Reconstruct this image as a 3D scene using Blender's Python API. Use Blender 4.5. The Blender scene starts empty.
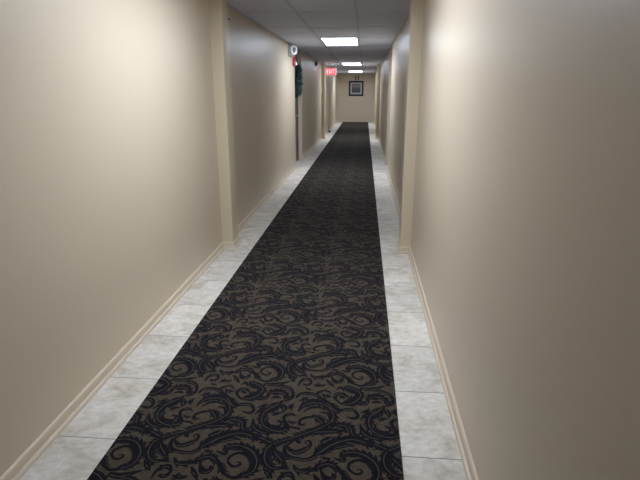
LAMP, EXPO, WIDTH = 19.0, 0.0, 1.13
import bpy, bmesh, math, random
from mathutils import Vector, Matrix
random.seed(7)
SC = bpy.context.scene
COL = SC.collection
PI = math.pi

# ---------------------------------------------------------------- materials
def new_mat(name):
    m = bpy.data.materials.new(name); m.use_nodes = True
    nt = m.node_tree; b = nt.nodes['Principled BSDF']
    return m, nt, b
def N(nt, t, **k):
    n = nt.nodes.new(t)
    for a, v in k.items():
        if a.startswith('i_'):
            key = a[2:]
            n.inputs[int(key) if key.isdigit() else key].default_value = v
        else: setattr(n, a, v)
    return n
def math_n(nt, op, a, b=None):
    n = nt.nodes.new('ShaderNodeMath'); n.operation = op
    for i, v in enumerate((a, b)):
        if v is None: continue
        if isinstance(v, (int, float)): n.inputs[i].default_value = v
        else: nt.links.new(v, n.inputs[i])
    return n.outputs[0]
def mix_n(nt, fac, a, b):
    n = nt.nodes.new('ShaderNodeMix'); n.data_type = 'RGBA'
    for s, v in ((n.inputs[0], fac), (n.inputs[6], a), (n.inputs[7], b)):
        if isinstance(v, (int, float)): s.default_value = v
        elif isinstance(v, tuple): s.default_value = (*v, 1) if len(v) == 3 else v
        else: nt.links.new(v, s)
    return n.outputs[2]
def plain(name, col, rough=.5, metal=0, spec=.5, nscale=60, namt=.06, bump=.0):
    """flat paint / plastic with a slight procedural mottling"""
    m, nt, b = new_mat(name)
    tc = N(nt, 'ShaderNodeTexCoord')
    no = N(nt, 'ShaderNodeTexNoise', i_Scale=nscale, i_Detail=3.0)
    nt.links.new(tc.outputs['Object'], no.inputs['Vector'])
    d = tuple(c*(1-namt) for c in col); u = tuple(min(1, c*(1+namt)) for c in col)
    nt.links.new(mix_n(nt, no.outputs['Fac'], d, u), b.inputs['Base Color'])
    b.inputs['Roughness'].default_value = rough; b.inputs['Metallic'].default_value = metal
    b.inputs['Specular IOR Level'].default_value = spec
    if bump:
        bp = N(nt, 'ShaderNodeBump', i_Strength=bump, i_Distance=.002)
        nt.links.new(no.outputs['Fac'], bp.inputs['Height']); nt.links.new(bp.outputs[0], b.inputs['Normal'])
    return m
def emit(name, col, strength, base=(.8, .8, .8)):
    m, nt, b = new_mat(name)
    b.inputs['Base Color'].default_value = (*base, 1)
    b.inputs['Emission Color'].default_value = (*col, 1)
    b.inputs['Emission Strength'].default_value = strength
    return m

WALLCOL = (.60, .507, .378)
M = {}
M['wall'] = plain('wall_paint', WALLCOL, .40, spec=.26, nscale=90, namt=.015, bump=.05)
M['trim'] = plain('trim_paint', (.60, .505, .355), .42, spec=.3, nscale=70, namt=.015, bump=.04)
M['base'] = plain('baseboard_paint', (.61, .515, .39), .40, spec=.35, nscale=70, namt=.02)
M['ceil'] = plain('ceiling_tile', (.77, .81, 1.0), .8, spec=.3, nscale=220, namt=.05, bump=.25)
M['grid'] = plain('ceiling_grid_metal', (.60, .665, .78), .5, spec=.35, nscale=40, namt=.02)
M['white'] = plain('white_plastic', (.78, .78, .76), .4)
M['grey'] = plain('grey_plastic', (.36, .36, .35), .5)
M['black'] = plain('black_plastic', (.012, .012, .014), .35)
M['rubber'] = plain('dark_rubber', (.02, .017, .015), .7)
M['grille'] = plain('dark_grille', (.10, .075, .08), .5)
M['red'] = plain('red_plastic', (.42, .03, .04), .35)
M['lens'] = plain('clear_lens', (.62, .42, .42), .2)
M['frame'] = plain('black_wood', (.008, .008, .012), .6, spec=.2)
M['mat_grey'] = plain('grey_matboard', (.22, .25, .28), .9)
M['mat_white'] = plain('pale_matboard', (.52, .52, .52), .9)
M['door'] = plain('door_paint', (.17, .15, .125), .5, nscale=30, namt=.05)
M['metal'] = plain('brushed_metal', (.55, .53, .5), .3, metal=1)
M['leaf'] = plain('dark_foliage', (.035, .075, .072), .6, nscale=25, namt=.45)
M['twig'] = plain('twig', (.03, .022, .015), .8)
M['lamp'] = emit('lit_diffuser', (.92, 1.03, 1.22), LAMP)
M['exit_red'] = emit('lit_red_face', (1.0, .16, .21), .72, (.5, .05, .06))
M['exit_white'] = emit('lit_white_letter', (1.0, .52, .54), .85)

# floor: square cream stone-look tiles, grout lines every .49 m
def floor_mat():
    m, nt, b = new_mat('stone_tile')
    tc = N(nt, 'ShaderNodeTexCoord'); sp = N(nt, 'ShaderNodeSeparateXYZ')
    nt.links.new(tc.outputs['Object'], sp.inputs[0])
    T = .49
    px = math_n(nt, 'DIVIDE', math_n(nt, 'ADD', sp.outputs['X'], 1.355 + 10*T), T)
    py = math_n(nt, 'DIVIDE', math_n(nt, 'ADD', sp.outputs['Y'], -1.812 + 20*T), T)
    def edge(p):
        f = math_n(nt, 'FRACT', p)
        return math_n(nt, 'MINIMUM', f, math_n(nt, 'SUBTRACT', 1.0, f))
    d = math_n(nt, 'MINIMUM', edge(px), edge(py))
    grout = math_n(nt, 'LESS_THAN', d, .0052)
    cb = N(nt, 'ShaderNodeCombineXYZ')
    nt.links.new(math_n(nt, 'FLOOR', px), cb.inputs[0]); nt.links.new(math_n(nt, 'FLOOR', py), cb.inputs[1])
    wn = N(nt, 'ShaderNodeTexWhiteNoise', noise_dimensions='3D'); nt.links.new(cb.outputs[0], wn.inputs['Vector'])
    off = N(nt, 'ShaderNodeVectorMath', operation='SCALE'); off.inputs['Scale'].default_value = 9
    nt.links.new(wn.outputs['Color'], off.inputs[0])
    ad = N(nt, 'ShaderNodeVectorMath', operation='ADD')
    nt.links.new(tc.outputs['Object'], ad.inputs[0]); nt.links.new(off.outputs[0], ad.inputs[1])
    st = N(nt, 'ShaderNodeMapping'); st.inputs['Scale'].default_value = (1.0, 1.35, 1)
    nt.links.new(ad.outputs[0], st.inputs[0])
    n1 = N(nt, 'ShaderNodeTexNoise', i_Scale=5.0, i_Detail=6.0, i_Roughness=.62, i_Distortion=.8)
    n2 = N(nt, 'ShaderNodeTexNoise', i_Scale=26.0, i_Detail=5.0, i_Roughness=.7)
    for n in (n1, n2): nt.links.new(st.outputs[0], n.inputs['Vector'])
    r1 = N(nt, 'ShaderNodeValToRGB'); nt.links.new(n1.outputs['Fac'], r1.inputs[0])
    e = r1.color_ramp.elements
    e[0].position = .30; e[0].color = (.50, .45, .365, 1); e[1].position = .68; e[1].color = (.74, .71, .65, 1)
    k = e.new(.50); k.color = (.67, .625, .55, 1)
    r2 = N(nt, 'ShaderNodeValToRGB'); nt.links.new(n2.outputs['Fac'], r2.inputs[0])
    e = r2.color_ramp.elements
    e[0].position = .34; e[0].color = (.80, .79, .77, 1); e[1].position = .60; e[1].color = (1, 1, 1, 1)
    mu = N(nt, 'ShaderNodeMix', data_type='RGBA', blend_type='MULTIPLY'); mu.inputs[0].default_value = 1
    nt.links.new(r1.outputs[0], mu.inputs[6]); nt.links.new(r2.outputs[0], mu.inputs[7])
    tone = math_n(nt, 'ADD', math_n(nt, 'MULTIPLY', wn.outputs['Value'], .14), .93)
    hs = N(nt, 'ShaderNodeHueSaturation'); nt.links.new(mu.outputs[2], hs.inputs['Color']); nt.links.new(tone, hs.inputs['Value'])
    nt.links.new(mix_n(nt, grout, hs.outputs[0], (.22, .20, .17)), b.inputs['Base Color'])
    b.inputs['Roughness'].default_value = .58; b.inputs['Specular IOR Level'].default_value = .35
    bp = N(nt, 'ShaderNodeBump', i_Strength=.4, i_Distance=.002)
    h = math_n(nt, 'SUBTRACT', math_n(nt, 'MULTIPLY', n2.outputs['Fac'], .3), grout)
    nt.links.new(h, bp.inputs['Height']); nt.links.new(bp.outputs[0], b.inputs['Normal'])
    return m
M['floor'] = floor_mat()

def carpet_mat(name, dark, light):
    m, nt, b = new_mat(name)
    tc = N(nt, 'ShaderNodeTexCoord')
    n1 = N(nt, 'ShaderNodeTexNoise', i_Scale=420.0, i_Detail=2.0)
    n2 = N(nt, 'ShaderNodeTexNoise', i_Scale=45.0, i_Detail=3.0)
    for n in (n1, n2): nt.links.new(tc.outputs['Object'], n.inputs['Vector'])
    s = math_n(nt, 'ADD', math_n(nt, 'MULTIPLY', n1.outputs['Fac'], .6), math_n(nt, 'MULTIPLY', n2.outputs['Fac'], .4))
    r = N(nt, 'ShaderNodeValToRGB'); nt.links.new(s, r.inputs[0])
    e = r.color_ramp.elements; e[0].position = .36; e[0].color = (*dark, 1); e[1].position = .64; e[1].color = (*light, 1)
    nt.links.new(r.outputs[0], b.inputs['Base Color'])
    b.inputs['Roughness'].default_value = 1.0; b.inputs['Specular IOR Level'].default_value = .08
    b.inputs['Sheen Weight'].default_value = .05; b.inputs['Sheen Roughness'].default_value = .4
    bp = N(nt, 'ShaderNodeBump', i_Strength=.5, i_Distance=.003)
    nt.links.new(n1.outputs['Fac'], bp.inputs['Height']); nt.links.new(bp.outputs[0], b.inputs['Normal'])
    return m
M['carpet_brown'] = carpet_mat('brown_pile', (.046, .035, .025), (.094, .073, .054))
M['carpet_navy'] = carpet_mat('navy_black_pile', (.0045, .0045, .006), (.013, .013, .018))

# ---------------------------------------------------------------- mesh helpers
def link(name, me, mat, parent=None):
    o = bpy.data.objects.new(name, me); COL.objects.link(o)
    if mat is not None:
        for k in (mat if isinstance(mat, list) else [mat]): me.materials.append(k)
    if parent: o.parent = parent
    return o
def obj(name, bm, mat, parent=None, smooth=False, bevel=0, seg=2):
    if bevel:
        bmesh.ops.bevel(bm, geom=[e for e in bm.edges if len(e.link_faces) == 2 and e.calc_face_angle(0) > .6],
                        offset=bevel, segments=seg, affect='EDGES', profile=.7, clamp_overlap=True)
    bmesh.ops.recalc_face_normals(bm, faces=bm.faces)
    me = bpy.data.meshes.new(name); bm.to_mesh(me); bm.free()
    if smooth:
        for p in me.polygons: p.use_smooth = True
        me.set_sharp_from_angle(angle=.7)
    return link(name, me, mat, parent)
def box(bm, x0, x1, y0, y1, z0, z1, mat=None):
    v = [bm.verts.new((x, y, z)) for z in (z0, z1) for y in (y0, y1) for x in (x0, x1)]
    for f in ((0, 2, 3, 1), (4, 5, 7, 6), (0, 1, 5, 4), (2, 6, 7, 3), (0, 4, 6, 2), (1, 3, 7, 5)):
        bm.faces.new([v[i] for i in f])
    if mat is not None: bmesh.ops.transform(bm, matrix=mat, verts=v)
    return v
def prism(bm, pts, z0, z1):
    a = [bm.verts.new((x, y, z0)) for x, y in pts]; b = [bm.verts.new((x, y, z1)) for x, y in pts]
    bm.faces.new(a[::-1]); bm.faces.new(b)
    n = len(pts)
    for i in range(n): bm.faces.new((a[i], a[(i+1) % n], b[(i+1) % n], b[i]))
def lathe(bm, prof, n=32, mat=None):
    """profile of (radius, height) spun about local Z, closed at the ends"""
    rings = []
    for r, h in prof:
        rings.append([bm.verts.new((r*math.cos(2*PI*i/n), r*math.sin(2*PI*i/n), h)) for i in range(n)])
    for a, b in zip(rings, rings[1:]):
        for i in range(n): bm.faces.new((a[i], a[(i+1) % n], b[(i+1) % n], b[i]))
    bm.faces.new(rings[0][::-1]); bm.faces.new(rings[-1])
    if mat is not None: bmesh.ops.transform(bm, matrix=mat, verts=[v for r in rings for v in r])
def tube(bm, pts, r, n=10):
    pts = [Vector(p) for p in pts]; rings = []
    for i, p in enumerate(pts):
        t = (pts[min(i+1, len(pts)-1)] - pts[max(i-1, 0)]).normalized()
        a = t.orthogonal().normalized() if i == 0 else (a - t*a.dot(t)).normalized()
        b = t.cross(a)
        rings.append([bm.verts.new(p + r*(a*math.cos(2*PI*k/n) + b*math.sin(2*PI*k/n))) for k in range(n)])
    for A, B in zip(rings, rings[1:]):
        for i in range(n): bm.faces.new((A[i], A[(i+1) % n], B[(i+1) % n], B[i]))
    bm.faces.new(rings[0][::-1]); bm.faces.new(rings[-1])
def sweep(bm, path, prof, side):
    """sweep a closed (offset, z) profile along a plan path of right-angled corners, mitred"""
    path = [Vector((x, y)) for x, y in path]; rings = []
    nrm = []
    for a, b in zip(path, path[1:]):
        d = (b - a).normalized(); nrm.append(Vector((d.y, -d.x))*side)
    for i, p in enumerate(path):
        if i == 0: o = nrm[0]
        elif i == len(path)-1: o = nrm[-1]
        else:
            o = nrm[i-1] + nrm[i]
            if abs(nrm[i-1].dot(nrm[i])) > .9: o = nrm[i]
        rings.append([bm.verts.new((p.x + o.x*u, p.y + o.y*u, z)) for u, z in prof])
    n = len(prof)
    for A, B in zip(rings, rings[1:]):
        for i in range(n): bm.faces.new((A[i], A[(i+1) % n], B[(i+1) % n], B[i]))
    bm.faces.new(rings[0]); bm.faces.new(rings[-1][::-1])
def tag(o, label, cat, group=None, kind=None):
    o['label'] = label; o['category'] = cat
    if group: o['group'] = group
    if kind: o['kind'] = kind
    return o
def thing(name, label, cat, loc, rot=(0, 0, 0), group=None):
    o = bpy.data.objects.new(name, None); COL.objects.link(o)
    o.location = loc; o.rotation_euler = rot; o.empty_display_size = .1
    return tag(o, label, cat, group)
STROKES = [
 (1, [(-0.110,2.033,0.0103), (-0.128,1.992,0.0129), (-0.168,1.950,0.0158), (-0.212,1.923,0.0149), (-0.254,1.895,0.0129), (-0.291,1.871,0.0113), (-0.337,1.846,0.0095), (-0.367,1.825,0.0116)]),
 (1, [(-0.363,1.831,0.0069), (-0.383,1.797,0.0142), (-0.385,1.747,0.0154), (-0.365,1.703,0.0138), (-0.332,1.684,0.0110), (-0.277,1.702,0.0027)]),
 (1, [(-0.365,1.825,0.0042), (-0.344,1.777,0.0119), (-0.316,1.742,0.0144), (-0.292,1.714,0.0041)]),
 (1, [(-0.351,1.827,0.0051), (-0.393,1.843,0.0151), (-0.425,1.862,0.0128), (-0.463,1.882,0.0029)]),
 (0, [(-0.254,1.893,0.0077), (-0.300,1.842,0.0100), (-0.310,1.800,0.0080), (-0.293,1.764,0.0090), (-0.252,1.747,0.0099), (-0.204,1.746,0.0103), (-0.169,1.773,0.0122)]),
 (1, [(-0.184,1.764,0.0044), (-0.146,1.814,0.0210), (-0.115,1.847,0.0237), (-0.072,1.877,0.0220), (-0.017,1.894,0.0185), (0.033,1.878,0.0132), (0.071,1.841,0.0025)]),
 (0, [(-0.113,1.817,0.0051), (-0.087,1.831,0.0111), (-0.038,1.851,0.0105), (-0.005,1.846,0.0020)]),
 (0, [(-0.305,1.832,0.0032), (-0.287,1.802,0.0082), (-0.257,1.786,0.0126), (-0.224,1.806,0.0130), (-0.201,1.835,0.0070), (-0.208,1.864,0.0057), (-0.225,1.857,0.0034), (-0.214,1.837,0.0023)]),
 (0, [(-0.270,1.867,0.0025), (-0.257,1.854,0.0098), (-0.246,1.842,0.0028)]),
 (1, [(-0.259,1.712,0.0032), (-0.243,1.684,0.0097), (-0.211,1.675,0.0096), (-0.172,1.693,0.0090), (-0.138,1.724,0.0104), (-0.107,1.730,0.0109), (-0.076,1.709,0.0091), (-0.053,1.674,0.0082), (-0.028,1.639,0.0072), (-0.001,1.626,0.0063)]),
 (1, [(-0.528,1.633,0.0052), (-0.499,1.619,0.0074), (-0.458,1.630,0.0094), (-0.421,1.663,0.0129), (-0.421,1.725,0.0182), (-0.457,1.778,0.0202), (-0.513,1.803,0.0146), (-0.563,1.792,0.0100), (-0.576,1.767,0.0020)]),
 (0, [(-0.427,1.713,0.0031), (-0.460,1.752,0.0075), (-0.502,1.761,0.0079), (-0.534,1.736,0.0066), (-0.534,1.704,0.0054), (-0.505,1.680,0.0063), (-0.483,1.690,0.0062), (-0.485,1.707,0.0041), (-0.502,1.705,0.0025)]),
 (0, [(-0.563,1.790,0.0029), (-0.561,1.752,0.0109), (-0.604,1.768,0.0019)]),
 (0, [(-0.653,1.698,0.0034), (-0.635,1.665,0.0056), (-0.605,1.648,0.0075), (-0.588,1.665,0.0052), (-0.602,1.678,0.0021)]),
 (1, [(-0.380,1.678,0.0025), (-0.355,1.655,0.0122), (-0.334,1.626,0.0024)]),
 (0, [(-0.305,1.662,0.0039), (-0.283,1.653,0.0068), (-0.255,1.640,0.0016)]),
 (1, [(-0.284,2.071,0.0032), (-0.269,2.116,0.0121), (-0.235,2.147,0.0193), (-0.186,2.151,0.0205), (-0.140,2.124,0.0163), (-0.112,2.071,0.0123), (-0.111,2.014,0.0102), (-0.122,1.971,0.0074)]),
 (0, [(-0.258,2.069,0.0027), (-0.231,2.103,0.0077), (-0.188,2.113,0.0079), (-0.150,2.093,0.0029)]),
 (1, [(-0.214,2.051,0.0037), (-0.184,2.027,0.0132), (-0.160,1.992,0.0120), (-0.165,1.950,0.0037)]),
 (0, [(-0.194,2.037,0.0045), (-0.238,2.029,0.0092), (-0.268,2.003,0.0072), (-0.261,1.972,0.0075), (-0.240,1.981,0.0041)]),
 (0, [(-0.180,2.075,0.0039), (-0.143,2.069,0.0072), (-0.126,2.024,0.0060), (-0.135,1.977,0.0026)]),
 (1, [(-0.173,2.191,0.0033), (-0.141,2.144,0.0128), (-0.107,2.096,0.0144), (-0.082,2.084,0.0038)]),
 (0, [(-0.310,2.177,0.0030), (-0.294,2.215,0.0107), (-0.250,2.226,0.0129), (-0.203,2.208,0.0111), (-0.165,2.170,0.0032)]),
 (0, [(-0.207,2.213,0.0024), (-0.201,2.239,0.0096), (-0.157,2.270,0.0027)]),
 (0, [(-0.311,2.289,0.0028), (-0.304,2.333,0.0082), (-0.270,2.359,0.0119), (-0.247,2.330,0.0060), (-0.265,2.302,0.0099), (-0.289,2.310,0.0043)]),
 (1, [(-0.594,2.153,0.0056), (-0.546,2.159,0.0212), (-0.509,2.198,0.0250), (-0.495,2.244,0.0133), (-0.528,2.276,0.0221), (-0.559,2.293,0.0149), (-0.580,2.299,0.0042)]),
 (0, [(-0.544,2.195,0.0027), (-0.578,2.236,0.0086), (-0.611,2.234,0.0116), (-0.619,2.194,0.0075), (-0.592,2.157,0.0050)]),
 (0, [(-0.599,2.220,0.0058), (-0.583,2.208,0.0093), (-0.567,2.203,0.0037)]),
 (0, [(-0.617,2.270,0.0027), (-0.596,2.297,0.0092), (-0.576,2.264,0.0023)]),
 (0, [(-0.677,2.364,0.0036), (-0.654,2.329,0.0104), (-0.627,2.290,0.0025)]),
 (0, [(-0.649,2.381,0.0027), (-0.630,2.341,0.0081), (-0.599,2.346,0.0108), (-0.601,2.378,0.0029)]),
 (0, [(-0.608,2.076,0.0048), (-0.574,2.102,0.0115), (-0.530,2.106,0.0113), (-0.503,2.069,0.0074), (-0.516,2.040,0.0100), (-0.557,2.049,0.0038)]),
 (0, [(-0.475,2.281,0.0055), (-0.402,2.281,0.0121), (-0.352,2.257,0.0112), (-0.329,2.214,0.0081), (-0.336,2.171,0.0093), (-0.368,2.149,0.0039)]),
 (0, [(-0.492,2.297,0.0093), (-0.437,2.290,0.0153), (-0.362,2.329,0.0033)]),
 (1, [(-0.466,2.198,0.0045), (-0.426,2.226,0.0179), (-0.384,2.219,0.0153), (-0.348,2.170,0.0043)]),
 (0, [(-0.435,2.169,0.0038), (-0.412,2.183,0.0096), (-0.386,2.173,0.0028)]),
 (1, [(-0.371,2.155,0.0042), (-0.404,2.098,0.0200), (-0.439,2.061,0.0181), (-0.449,2.012,0.0125), (-0.438,1.968,0.0115), (-0.411,1.939,0.0131), (-0.373,1.921,0.0136), (-0.333,1.926,0.0119), (-0.317,1.956,0.0062), (-0.328,1.986,0.0029)]),
 (0, [(-0.413,2.015,0.0019), (-0.423,1.987,0.0055), (-0.403,1.957,0.0069), (-0.361,1.954,0.0073), (-0.353,1.975,0.0021)]),
 (0, [(-0.364,2.125,0.0032), (-0.355,2.090,0.0129), (-0.356,2.058,0.0030)]),
 (0, [(-0.289,2.033,0.0029), (-0.322,2.048,0.0107), (-0.347,2.022,0.0076), (-0.333,1.977,0.0072), (-0.330,1.941,0.0025)]),
 (0, [(-0.380,1.996,0.0031), (-0.347,1.979,0.0095), (-0.322,1.945,0.0073), (-0.309,1.925,0.0023)]),
 (0, [(-0.311,1.951,0.0045), (-0.272,1.946,0.0073), (-0.257,1.933,0.0018)]),
 (1, [(-0.731,1.922,0.0047), (-0.675,1.932,0.0161), (-0.618,1.939,0.0167), (-0.571,1.936,0.0035)]),
 (1, [(-0.115,1.979,0.0050), (-0.069,1.987,0.0145), (-0.028,1.969,0.0155), (-0.015,1.924,0.0124), (0.014,1.896,0.0029)]),
 (0, [(-0.161,1.861,0.0036), (-0.134,1.885,0.0092), (-0.110,1.902,0.0030)]),
 (0, [(-0.081,1.936,0.0036), (-0.059,1.946,0.0105), (-0.038,1.934,0.0029)]),
 (1, [(0.016,1.998,0.0029), (0.030,1.945,0.0124), (0.060,1.915,0.0147), (0.100,1.903,0.0105), (0.167,1.909,0.0034)]),
 (0, [(-0.505,2.150,0.0041), (-0.466,2.164,0.0126), (-0.449,2.209,0.0029)]),
 (0, [(-0.489,2.029,0.0031), (-0.463,2.081,0.0083), (-0.423,2.104,0.0110), (-0.382,2.118,0.0041)]),
 (0, [(-0.491,2.083,0.0026), (-0.467,2.101,0.0076), (-0.446,2.123,0.0028)]),
 (1, [(-0.313,2.135,0.0016), (-0.321,2.120,0.0065), (-0.324,2.105,0.0089), (-0.322,2.090,0.0059), (-0.315,2.075,0.0011)]),
 (1, [(-0.356,2.052,0.0016), (-0.372,2.051,0.0063), (-0.386,2.046,0.0086), (-0.397,2.036,0.0058), (-0.406,2.023,0.0010)]),
 (1, [(-0.184,2.232,0.0017), (-0.173,2.219,0.0070), (-0.159,2.211,0.0096), (-0.143,2.207,0.0064), (-0.126,2.208,0.0012)]),
 (1, [(-0.166,2.314,0.0019), (-0.182,2.305,0.0075), (-0.199,2.302,0.0103), (-0.216,2.304,0.0069), (-0.234,2.311,0.0013)]),
 (1, [(-0.295,2.161,0.0015), (-0.280,2.166,0.0059), (-0.268,2.174,0.0081), (-0.260,2.185,0.0054), (-0.254,2.199,0.0010)]),
 (1, [(-0.172,2.255,0.0012), (-0.159,2.254,0.0047), (-0.148,2.249,0.0064), (-0.139,2.241,0.0043), (-0.133,2.230,0.0008)]),
 (1, [(-0.274,2.281,0.0013), (-0.265,2.270,0.0050), (-0.254,2.264,0.0069), (-0.242,2.261,0.0046), (-0.229,2.262,0.0008)]),
 (1, [(-0.104,1.767,0.0013), (-0.116,1.761,0.0052), (-0.129,1.760,0.0071), (-0.141,1.763,0.0047), (-0.154,1.770,0.0009)]),
 (1, [(-0.325,1.999,0.0013), (-0.315,1.990,0.0053), (-0.303,1.985,0.0073), (-0.290,1.984,0.0049), (-0.276,1.987,0.0009)]),
]
# ---------------------------------------------------------------- camera
FPX, H = 500.0, 1.5
pitch = math.atan(149/FPX); yaw = math.atan(45/math.hypot(FPX, 149))
cd = bpy.data.cameras.new('camera'); cam = bpy.data.objects.new('camera', cd); COL.objects.link(cam)
cam.location = (0, 0, H); cam.rotation_euler = (PI/2 - pitch, 0, yaw)
cd.sensor_fit = 'HORIZONTAL'; cd.sensor_width = 36; cd.lens = 36*FPX/640; cd.clip_start = .02; cd.clip_end = 200
SC.camera = cam

# ---------------------------------------------------------------- the room
XL, XR, PL, PR = -1.375, .475, -1.266, .372          # wall planes and pilaster faces
Y0, Y1, HC = -6.6, 25.9, 2.32
LD0, LD1, RD0, RD1, DEP = 10.20, 11.26, 9.74, 10.64, .17
PW = .22
TH = .22

bm = bmesh.new(); box(bm, XL-TH, XR+TH, Y0-TH, Y1+TH, -.12, 0)
tag(obj('floor', bm, M['floor']), 'cream stone-look tile floor showing as a strip on both sides of the carpet', 'floor', kind='structure')
bm = bmesh.new(); prism(bm, [(XL, Y0-TH), (XL, LD0), (XL-DEP, LD0), (XL-DEP, LD1), (XL, LD1), (XL, Y1+TH), (XL-TH, Y1+TH), (XL-TH, Y0-TH)], 0, HC+.15)
tag(obj('wall_left', bm, M['wall']), 'long beige painted wall on the left side of the corridor', 'wall', kind='structure')
bm = bmesh.new(); prism(bm, [(XR, Y0-TH), (XR, RD0), (XR+DEP, RD0), (XR+DEP, RD1), (XR, RD1), (XR, Y1+TH), (XR+TH, Y1+TH), (XR+TH, Y0-TH)], 0, HC+.15)
tag(obj('wall_right', bm, M['wall']), 'long beige painted wall on the right side of the corridor', 'wall', kind='structure')
bm = bmesh.new(); box(bm, XL, XR, Y1, Y1+TH, 0, HC+.15)
tag(obj('wall_back', bm, M['wall']), 'taupe wall closing the far end of the corridor', 'wall', kind='structure')
bm = bmesh.new(); box(bm, XL, XR, Y0-TH, Y0, 0, HC+.15)
tag(obj('wall_front', bm, M['wall']), 'beige wall closing the corridor behind the viewer', 'wall', kind='structure')

# ceiling slab with the light openings left free, and the T-bar grid under it
BL, BR = -.765, -.115                                # lengthwise bars either side of the lights
TY = 1.40
lights = [2.35, 8.62, 16.2, 22.62]                   # near edge of each troffer
bm = bmesh.new()
box(bm, XL-TH, BL, Y0-TH, Y1+TH, HC, HC+.15); box(bm, BR, XR+TH, Y0-TH, Y1+TH, HC, HC+.15)
ys = [Y0-TH] + [v for l in lights for v in (l, l+TY)] + [Y1+TH]
for a, b in zip(ys[::2], ys[1::2]): box(bm, BL, BR, a, b, HC, HC+.15)
ceil = tag(obj('ceiling', bm, M['ceil']), 'grey lay-in tile ceiling with a metal grid', 'ceiling', kind='structure')
bm = bmesh.new(); hw, dz = .014, .008
for x in (BL, BR): box(bm, x-hw, x+hw, Y0, Y1, HC-dz, HC+.0005)
bars = [2.35 - k*TY for k in range(7)]
for s, nxt in zip(lights, lights[1:] + [Y1]):
    y = s + TY
    while y < nxt - .3: bars.append(y); y += TY
    bars.append(nxt)
bars += [s for s in lights]
bars = sorted({round(y, 3) for y in bars if Y0 < y < Y1 - .05})
bars = [8.62 - 3*TY, 8.62 - 2*TY, 8.62 - TY] + [y for y in bars if not 4.0 < y < 8.5]
for y in bars:
    for a, b in ((XL+.02, BL-hw), (BL+hw, BR-hw), (BR+hw, XR-.02)): box(bm, a, b, y-.009, y+.009, HC-.003, HC+.0005)
for a, b in ((XL, XL+.022), (XR-.022, XR)): box(bm, a, b, Y0, Y1, HC-dz, HC+.0005)
for a, b in ((Y0, Y0+.022), (Y1-.022, Y1)): box(bm, XL+.022, XR-.022, a, b, HC-dz, HC+.0005)
obj('ceiling_grid', bm, M['grid'], ceil)

# pilasters
for i, (x0, x1, y, txt) in enumerate(((XL, PL, 4.66, 'narrow beige pilaster on the left wall, nearest'), (PR, XR, 4.645, 'narrow beige pilaster on the right wall, nearest'),
                                 (XL, PL, 16.45, 'narrow beige pilaster far along the left wall by the exit sign'), (PR, XR, 16.45, 'narrow beige pilaster far along the right wall'))):
    bm = bmesh.new(); box(bm, x0, x1, y, y+PW, 0, HC)
    bmesh.ops.bevel(bm, geom=[e for e in bm.edges if abs(e.verts[0].co.z-e.verts[1].co.z) > 1 and abs(e.verts[0].co.x - (x1 if x0 == XL else x0)) < .001],
                    offset=.012, segments=4, affect='EDGES', profile=.5)
    tag(obj('trim_%d' % (i+1), bm, M['trim'], smooth=True), txt, 'pilaster', kind='structure')

# baseboards: rounded board with a shoe moulding, wrapped round the pilasters
prof = [(0, 0), (.028, 0), (.028, .008), (.0262, .015), (.022, .020), (.0165, .022), (.014, .0215), (.013, .019), (.013, .048), (.012, .055), (.009, .060), (.004, .063), (0, .063)]
bm = bmesh.new()
sweep(bm, [(XL, Y0), (XL, 4.66), (PL, 4.66), (PL, 4.66+PW), (XL, 4.66+PW), (XL, LD0), (XL-.06, LD0)], prof, 1)
sweep(bm, [(XL-.06, LD1), (XL, LD1), (XL, 16.45), (PL, 16.45), (PL, 16.45+PW), (XL, 16.45+PW), (XL, Y1)], prof, 1)
tag(obj('baseboard_left', bm, M['base'], smooth=True), 'beige baseboard with shoe moulding along the left wall', 'baseboard', kind='structure')
bm = bmesh.new()
sweep(bm, [(XR, Y0), (XR, 4.645), (PR, 4.645), (PR, 4.645+PW), (XR, 4.645+PW), (XR, RD0), (XR+.06, RD0)], prof, -1)
sweep(bm, [(XR+.06, RD1), (XR, RD1), (XR, 16.45), (PR, 16.45), (PR, 16.45+PW), (XR, 16.45+PW), (XR, Y1)], prof, -1)
tag(obj('baseboard_right', bm, M['base'], smooth=True), 'beige baseboard with shoe moulding along the right wall', 'baseboard', kind='structure')
bm = bmesh.new(); sweep(bm, [(XL+.028, Y1), (XR-.028, Y1)], prof, 1)
tag(obj('baseboard_back', bm, M['base'], smooth=True), 'beige baseboard along the far end wall', 'baseboard', kind='structure')

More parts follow.
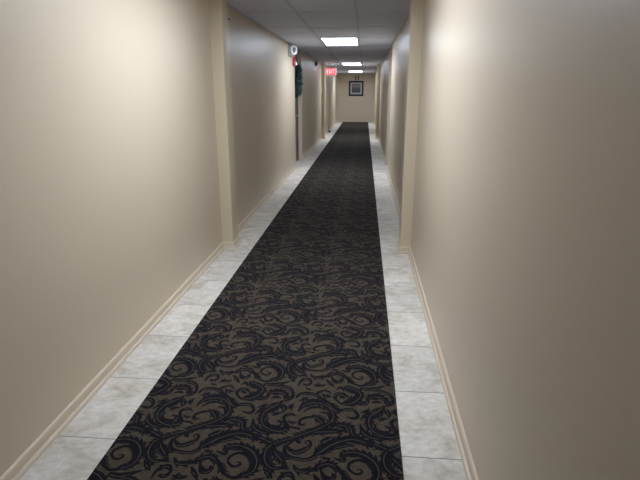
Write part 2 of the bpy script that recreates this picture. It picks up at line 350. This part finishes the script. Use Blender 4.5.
# recessed doors
def door(name, s, xw, y0, y1, txt):
    r = bpy.data.objects.new(name, None); COL.objects.link(r); r.location = (xw, (y0+y1)/2, 0)
    r.rotation_euler = (0, 0, 0 if s > 0 else PI); tag(r, txt, 'door', kind='structure')
    w = (y1-y0)/2                                    # local +X points into the corridor
    bm = bmesh.new()
    box(bm, -DEP, -.075, -w, -w+.045, 0, 2.10); box(bm, -DEP, -.075, w-.045, w, 0, 2.10); box(bm, -DEP, -.075, -w+.045, w-.045, 2.055, 2.10)
    obj('door_frame', bm, M['door'], r, bevel=.004)
    bm = bmesh.new(); box(bm, -DEP, -.085, -w, w, 2.10, HC)
    obj('overpanel', bm, M['door'], r)
    bm = bmesh.new(); box(bm, -.145, -.10, -w+.048, w-.048, .008, 2.052)
    for a, b in ((.25, .95), (1.10, 1.90)):           # raised panel mouldings
        for u, v in ((-.30, -.06), (.06, .30)): box(bm, -.101, -.094, u, v, a, b)
    leaf = obj('door_leaf', bm, M['door'], r, bevel=.004)
    bm = bmesh.new(); R = Matrix.Translation((-.10, w-.11, .98)) @ Matrix.Rotation(PI/2, 4, 'Y')
    lathe(bm, [(.032, 0), (.032, .006), (.012, .01), (.010, .03), (.02, .038), (.026, .05), (.022, .062), (.008, .068)], 24, R)
    obj('door_knob', bm, M['metal'], leaf, smooth=True)
door('door_1', 1, XL, LD0, LD1, 'dark door set in the left wall recess behind the wreath')
door('door_2', -1, XR, RD0, RD1, 'dark door set in the recess of the right wall')

# ---------------------------------------------------------------- carpet runner with scroll pattern
CX0, CX1, CY0, CY1, CZ = -1.074, .195, -6.4, 25.88, .009
TPX, TPY = .507, .70
def spline(P, n):
    out = []
    for i in range(len(P)-1):
        p0, p1, p2, p3 = P[max(i-1, 0)], P[i], P[i+1], P[min(i+2, len(P)-1)]
        for k in range(n):
            t = k/n
            out.append(tuple(.5*((2*b) + (c-a)*t + (2*a-5*b+4*c-d)*t*t + (3*b-a-3*c+d)*t**3) for a, b, c, d in zip(p0, p1, p2, p3)))
    out.append(tuple(P[-1])); return out
def stroke_quads(barbs, P, n, rnd):
    Q = spline(P, n); L, R, quads = [], [], []
    for i, (x, y, w) in enumerate(Q):
        a, b = Q[max(i-1, 0)], Q[min(i+1, len(Q)-1)]
        tx, ty = b[0]-a[0], b[1]-a[1]; l = math.hypot(tx, ty) or 1
        w = max(w, .0012)*WIDTH; L.append((x - ty/l*w, y + tx/l*w)); R.append((x + ty/l*w, y - tx/l*w))
    for i in range(len(Q)-1): quads.append((L[i], R[i], R[i+1], L[i+1]))
    if barbs:                                        # small leaf points along the thick strokes
        for i in range(1, len(Q)-3):
            if Q[i][2] < .007 or i % 2: continue
            for E in (L, R):
                if rnd.random() < .25: continue
                ax, ay = E[i]; bx, by = E[i+2]; cx, cy = Q[i][0], Q[i][1]
                nx, ny = ax-cx, ay-cy; l = math.hypot(nx, ny) or 1; tx, ty = bx-ax, by-ay; tl = math.hypot(tx, ty) or 1
                h = .008 + .010*rnd.random()
                tip = (bx + nx/l*h + tx/tl*h*.9, by + ny/l*h + ty/tl*h*.9)
                mid = (bx*.45 + tip[0]*.55 - tx/tl*.002, by*.45 + tip[1]*.55 - ty/tl*.002)
                m2 = (ax*.4 + tip[0]*.6 + nx/l*.004, ay*.4 + tip[1]*.6 + ny/l*.004)
                quads.append(((ax, ay), (bx, by), mid, m2)); quads.append((mid, tip, m2, m2))
    return quads
def vein_quads(P, n):
    """the thin brown line left inside a thick stroke"""
    Q = spline(P, n); N_ = len(Q); quads = []; prev = None
    for i in range(1, N_-1):
        x, y, w = Q[i]; a, b = Q[i-1], Q[i+1]; tx, ty = b[0]-a[0], b[1]-a[1]; l = math.hypot(tx, ty) or 1
        if w*WIDTH < .0105: prev = None; continue
        v = .0012 + .06*w; o = -.25*w
        p = ((x - ty/l*(o+v), y + tx/l*(o+v)), (x - ty/l*(o-v), y + tx/l*(o-v)))
        if prev: quads.append((prev[0], prev[1], p[1], p[0]))
        prev = p
    return quads
def carpet():
    bm = bmesh.new(); box(bm, CX0, CX1, CY0, CY1, 0, CZ)
    bmesh.ops.bevel(bm, geom=[e for e in bm.edges if e.verts[0].co.z > .001 and e.verts[1].co.z > .001], offset=.004, segments=2, affect='EDGES')
    base = bpy.data.meshes.new('tmp'); bm.to_mesh(base); bm.free()
    V = [tuple(v.co) for v in base.vertices]; F = [tuple(p.vertices) for p in base.polygons]; nb = len(F); MI = [0]*nb
    bpy.data.meshes.remove(base)
    tiles = {}
    for n in (5, 3):
        rnd = random.Random(3); T = []
        for s, (b, P) in enumerate(STROKES):
            for q in stroke_quads(b, P, n, rnd): T.append((q, CZ + .0003 + .000004*s, 1))
            for q in vein_quads(P, n): T.append((q, CZ + .0006, 0))
        tiles[n] = T
    e = .004; xa, xb, ya, yb = CX0+e, CX1-e, CY0+e, CY1-e
    for j in range(-13, 36):
        T = tiles[5 if j < 12 else 3]
        for i in range(-3, 3):
            dx, dy = i*TPX, j*TPY
            for q, z, mi in T:
                xs = [p[0]+dx for p in q]; ys = [p[1]+dy for p in q]
                if max(xs) <= xa or min(xs) >= xb or max(ys) <= ya or min(ys) >= yb: continue
                if q[2] == q[3]: xs, ys = xs[:3], ys[:3]
                k = len(V)
                for x, y in zip(xs, ys): V.append((min(max(x, xa), xb), min(max(y, ya), yb), z))
                F.append(tuple(range(k, k+len(xs)))); MI.append(mi)
    me = bpy.data.meshes.new('carpet_runner'); me.from_pydata(V, [], F)
    me.materials.append(M['carpet_brown']); me.materials.append(M['carpet_navy'])
    me.polygons.foreach_set('material_index', MI)
    # pattern faces all look up
    bm = bmesh.new(); bm.from_mesh(me); bm.normal_update()
    fl = [f for f in bm.faces if f.index >= nb and f.normal.z < 0]
    bmesh.ops.reverse_faces(bm, faces=fl); bm.to_mesh(me); bm.free()
    return tag(link('carpet_runner', me, None), 'long dark brown carpet runner with black scroll pattern down the corridor', 'carpet')
carpet()

# ---------------------------------------------------------------- ceiling lights
names = ['flush ceiling light just above the top edge of the picture, nearest the viewer',
         'bright rectangular ceiling light, largest and nearest in the picture', 'second rectangular ceiling light down the corridor, middle of the three in the picture',
         'farthest rectangular ceiling light, in front of the end wall with the picture']
def ceiling_light():
    r = thing('ceiling_light', names[0], 'light', (0, 0, 0), group='flush ceiling lights along the corridor')
    w, l = (BR-BL)/2, TY/2; a = .042
    bm = bmesh.new()                                  # metal tray with a sloped reflector lip
    for x0, x1, y0, y1 in ((-w, -w+a, -l, l), (w-a, w, -l, l), (-w+a, w-a, -l, -l+a), (-w+a, w-a, l-a, l)): box(bm, x0, x1, y0, y1, -.0055, .09)
    box(bm, -w, w, -l, l, .09, .10)
    obj('frame', bm, M['white'], r)
    bm = bmesh.new(); box(bm, -w+a, w-a, -l+a, l-a, -.002, .006)
    obj('diffuser', bm, M['lamp'], r)
    return r
l0 = ceiling_light()
for i, y in enumerate(lights):
    if i == 0: o = l0
    else:
        o = l0.copy(); COL.objects.link(o)
        for ch in list(l0.children):
            c = ch.copy(); COL.objects.link(c); c.parent = o
    o.location = ((BL+BR)/2, y + TY/2, HC); o['label'] = names[i]

# ---------------------------------------------------------------- framed picture on the end wall
r = thing('framed_picture', 'black framed picture with grey and white mat hanging on the far end wall', 'picture', (-.44, Y1, 1.262))
def rect_ring(bm, w, h, t, y0, y1):                    # local: x across, -y into the corridor, z up from the bottom
    box(bm, -w, -w+t, y0, y1, 0, h); box(bm, w-t, w, y0, y1, 0, h); box(bm, -w+t, w-t, y0, y1, 0, t); box(bm, -w+t, w-t, y0, y1, h-t, h)
W2, HH = .36, .71
bm = bmesh.new(); rect_ring(bm, W2, HH, .062, -.035, 0); obj('frame', bm, M['frame'], r, bevel=.004)
bm = bmesh.new(); box(bm, -W2+.06, W2-.06, -.014, -.002, .06, HH-.06); mb = obj('mat_board', bm, M['mat_grey'], r)
bm = bmesh.new(); box(bm, -.262, .262, -.018, -.013, .115, HH-.085); mw = obj('inner_mat', bm, M['mat_white'], r); mw['label'] = 'pale inner mat'
def print_mat():
    m, nt, b = new_mat('landscape_print')
    tc = N(nt, 'ShaderNodeTexCoord'); sp = N(nt, 'ShaderNodeSeparateXYZ'); nt.links.new(tc.outputs['Generated'], sp.inputs[0])
    no = N(nt, 'ShaderNodeTexNoise', i_Scale=5.0, i_Detail=5.0); nt.links.new(tc.outputs['Generated'], no.inputs['Vector'])
    h = math_n(nt, 'ADD', sp.outputs['Z'], math_n(nt, 'MULTIPLY', math_n(nt, 'SUBTRACT', no.outputs['Fac'], .5), .3))
    rp = N(nt, 'ShaderNodeValToRGB'); nt.links.new(h, rp.inputs[0])
    e = rp.color_ramp.elements; e[0].position = .05; e[0].color = (.05, .06, .06, 1); e[1].position = .95; e[1].color = (.17, .15, .15, 1)
    for p, c in ((.35, (.09, .075, .075)), (.55, (.14, .11, .105)), (.72, (.24, .17, .16))):
        k = e.new(p); k.color = (*c, 1)
    nt.links.new(rp.outputs[0], b.inputs['Base Color']); b.inputs['Roughness'].default_value = .5
    return m
bm = bmesh.new(); box(bm, -.218, .218, -.021, -.017, .155, HH-.128); obj('print', bm, print_mat(), r)
for x in (-.05+.02, .05+.045):
    bm = bmesh.new(); box(bm, x-.026, x+.026, -.014, 0, HH+.045, HH+.25); box(bm, x-.008, x+.008, -.006, 0, HH-.01, HH+.05)
    obj('hanging_strap', bm, M['black'], r, bevel=.002)

# ---------------------------------------------------------------- exit sign by the far left pilaster
r = thing('exit_sign', 'lit red exit sign sticking out from the far left pilaster under the ceiling', 'exit sign', (PL, 16.66, 1.975))
bm = bmesh.new(); box(bm, .012, .345, -.03, .03, 0, .225); obj('housing', bm, M['white'], r, bevel=.006)
bm = bmesh.new(); box(bm, .018, .322, -.034, -.029, .010, .215); fc = obj('lit_face', bm, M['exit_red'], r)
bm = bmesh.new(); t, lh, z0, y0, y1 = .019, .125, .05, -.0375, -.0335
def bar(x0, x1, a, b): box(bm, x0, x1, y0, y1, a, b)
x = .042; bar(x, x+t, z0, z0+lh)
for zz in (z0, z0+lh/2-t/2, z0+lh-t): bar(x+t, x+.055, zz, zz+t)
x = .112; cx, cz = x+.031, z0+lh/2; L = math.hypot(.062-t, lh)
for s in (1, -1):
    ang = math.atan2(lh, (.062-t*1.1))
    box(bm, -L/2, L/2, y0 - s*.0002, y1, -t/2, t/2, Matrix.Translation((cx, 0, cz)) @ Matrix.Rotation(-s*ang, 4, 'Y'))
x = .189; bar(x, x+t, z0, z0+lh)
x = .224; bar(x, x+.068, z0+lh-t, z0+lh); bar(x+.034-t/2, x+.034+t/2, z0, z0+lh-t)
obj('letters', bm, M['exit_white'], r)
bm = bmesh.new(); box(bm, 0, .012, -.06, .06, .04, .185); obj('mounting_plate', bm, M['white'], r, bevel=.003)

# ---------------------------------------------------------------- fire alarm sounder and strobe at the left wall corner
r = thing('alarm_sounder', 'white round alarm sounder on grey backplate high on the left wall corner', 'alarm', (XL-.002, 9.50, 2.205), (0, 0, 0))
bm = bmesh.new(); box(bm, 0, .03, -.17, .12, -.10, .095); box(bm, .03, .04, -.03, .03, -.03, .03); obj('backplate', bm, M['grey'], r, bevel=.006)
R = Matrix.Translation((.048, .03, .0)) @ Matrix.Rotation(math.radians(-30), 4, 'Z') @ Matrix.Rotation(PI/2, 4, 'Y')
bm = bmesh.new()
lathe(bm, [(.035, -.01), (.075, .0), (.088, .012), (.090, .04), (.084, .056), (.072, .060), (.056, .054), (.046, .036)], 40, R); obj('horn', bm, M['white'], r, smooth=True)
bm = bmesh.new(); lathe(bm, [(.0455, .035), (.043, .038), (.02, .045), (.004, .046)], 28, R); o = obj('grille', bm, M['grille'], r, smooth=True); o['label'] = 'dark grille'
r = thing('fire_alarm_strobe', 'small red fire alarm strobe just below the white round sounder', 'alarm', (XL-.003, 9.98, 1.955))
bm = bmesh.new(); box(bm, 0, .045, -.055, .055, 0, .16); obj('body', bm, M['red'], r, bevel=.008)
bm = bmesh.new(); box(bm, .045, .068, -.03, .04, .02, .075); o = obj('lens', bm, M['lens'], r, bevel=.01, seg=3); o['label'] = 'pale pink lens'

# ---------------------------------------------------------------- small dark camera on the left wall
r = thing('security_camera', 'small black dome camera high on the left wall between wreath and exit sign', 'camera', (XL-.002, 14.42, 2.21))
R = Matrix.Rotation(PI/2, 4, 'Y')
bm = bmesh.new(); lathe(bm, [(.085, 0), (.085, .012), (.076, .018), (.06, .02)], 32, R); obj('mount', bm, M['white'], r, smooth=True)
bm = bmesh.new(); lathe(bm, [(.058, .015)] + [(.058*math.cos(a*PI/16), .02 + .05*math.sin(a*PI/16)) for a in range(8)], 32, R); obj('dome', bm, M['black'], r, smooth=True)

# ---------------------------------------------------------------- wreath on the left door
r = thing('wreath', 'dark green bushy wreath hanging in the door recess on the left wall', 'wreath', (XL-.10, 10.74, 1.715))
bm = bmesh.new(); tube(bm, [(.06, .22*math.cos(a*PI/24), .235*math.sin(a*PI/24)) for a in range(49)], .02, 10); obj('ring', bm, M['twig'], r, smooth=True)
bm = bmesh.new(); rn = random.Random(11)
for i in range(1500):
    a = rn.uniform(0, 2*PI); b = rn.uniform(-1.9, 1.9); rr = .02 + .012*rn.random()
    c = Vector((.06, .22*math.cos(a), .235*math.sin(a))); rad = Vector((0, math.cos(a), math.sin(a))); tan = Vector((0, -math.sin(a), math.cos(a)))
    nrm = (Vector((1, 0, 0))*math.cos(b) + rad*math.sin(b)).normalized()
    d = (nrm + tan*rn.uniform(.1, 1.1) + Vector((rn.uniform(-.3, .3), rn.uniform(-.3, .3), rn.uniform(-.3, .3)))).normalized()
    clump = .75 + .45*math.sin(a*5+1)**2
    p = c + nrm*rr; Ln = rn.uniform(.06, .115)*clump; s = d.cross(Vector((rn.random()-.5, rn.random()-.5, rn.random()-.5))).normalized()*rn.uniform(.005, .010)
    q = [p, p + d*Ln*.45 + s, p + d*Ln, p + d*Ln*.45 - s]
    if min(v.x for v in q) < .002: continue
    vs = [bm.verts.new(v) for v in q]; bm.faces.new(vs)
    up = d.cross(s).normalized()*.003
    vt = [bm.verts.new(v + up) for v in q]; bm.faces.new(vt[::-1])
    for k in range(4): bm.faces.new((vs[k], vt[k], vt[(k+1) % 4], vs[(k+1) % 4]))
obj('foliage', bm, M['leaf'], r)
bm = bmesh.new(); box(bm, 0, .06, -.012, .012, .24, .255); box(bm, 0, .012, -.012, .012, .24, .40); obj('hanging_ribbon', bm, M['twig'], r)

# ---------------------------------------------------------------- small things
bm = bmesh.new(); pts = [(0, 0), (.10, 0), (.10, .012), (.02, .085), (0, .085)]
a = [bm.verts.new((x, -.035, z)) for x, z in pts]; b = [bm.verts.new((x, .035, z)) for x, z in pts]
bm.faces.new(a); bm.faces.new(b[::-1])
for i in range(5): bm.faces.new((a[i], a[(i+1) % 5], b[(i+1) % 5], b[i]))
o = obj('door_stop', bm, M['rubber'], bevel=.004); o.location = (XL+.031, 19.35, 0)
tag(o, 'small dark rubber door stop on the tiles at the far left wall', 'door stop')
r = thing('wall_hook', 'tiny dark hook near the ceiling beside the nearest left pilaster', 'hook', (XL, 5.16, 2.185))
R = Matrix.Rotation(PI/2, 4, 'Y')
bm = bmesh.new(); lathe(bm, [(.011, 0), (.011, .003), (.007, .005)], 16, R); obj('rosette', bm, M['metal'], r)
bm = bmesh.new(); tube(bm, [(.004, 0, 0), (.018, 0, 0), (.028, 0, -.006), (.031, 0, -.016), (.036, 0, -.022), (.044, 0, -.018), (.046, 0, -.008)], .0035, 8); obj('hook_arm', bm, M['rubber'], r, smooth=True)

# ---------------------------------------------------------------- world and view
w = bpy.data.worlds.new('world'); SC.world = w; w.use_nodes = True
w.node_tree.nodes['Background'].inputs[0].default_value = (.02, .02, .02, 1)
vs = SC.view_settings; vs.view_transform = 'Standard'; vs.look = 'None'; vs.gamma = 1; vs.use_curve_mapping = False
vs.exposure = EXPO
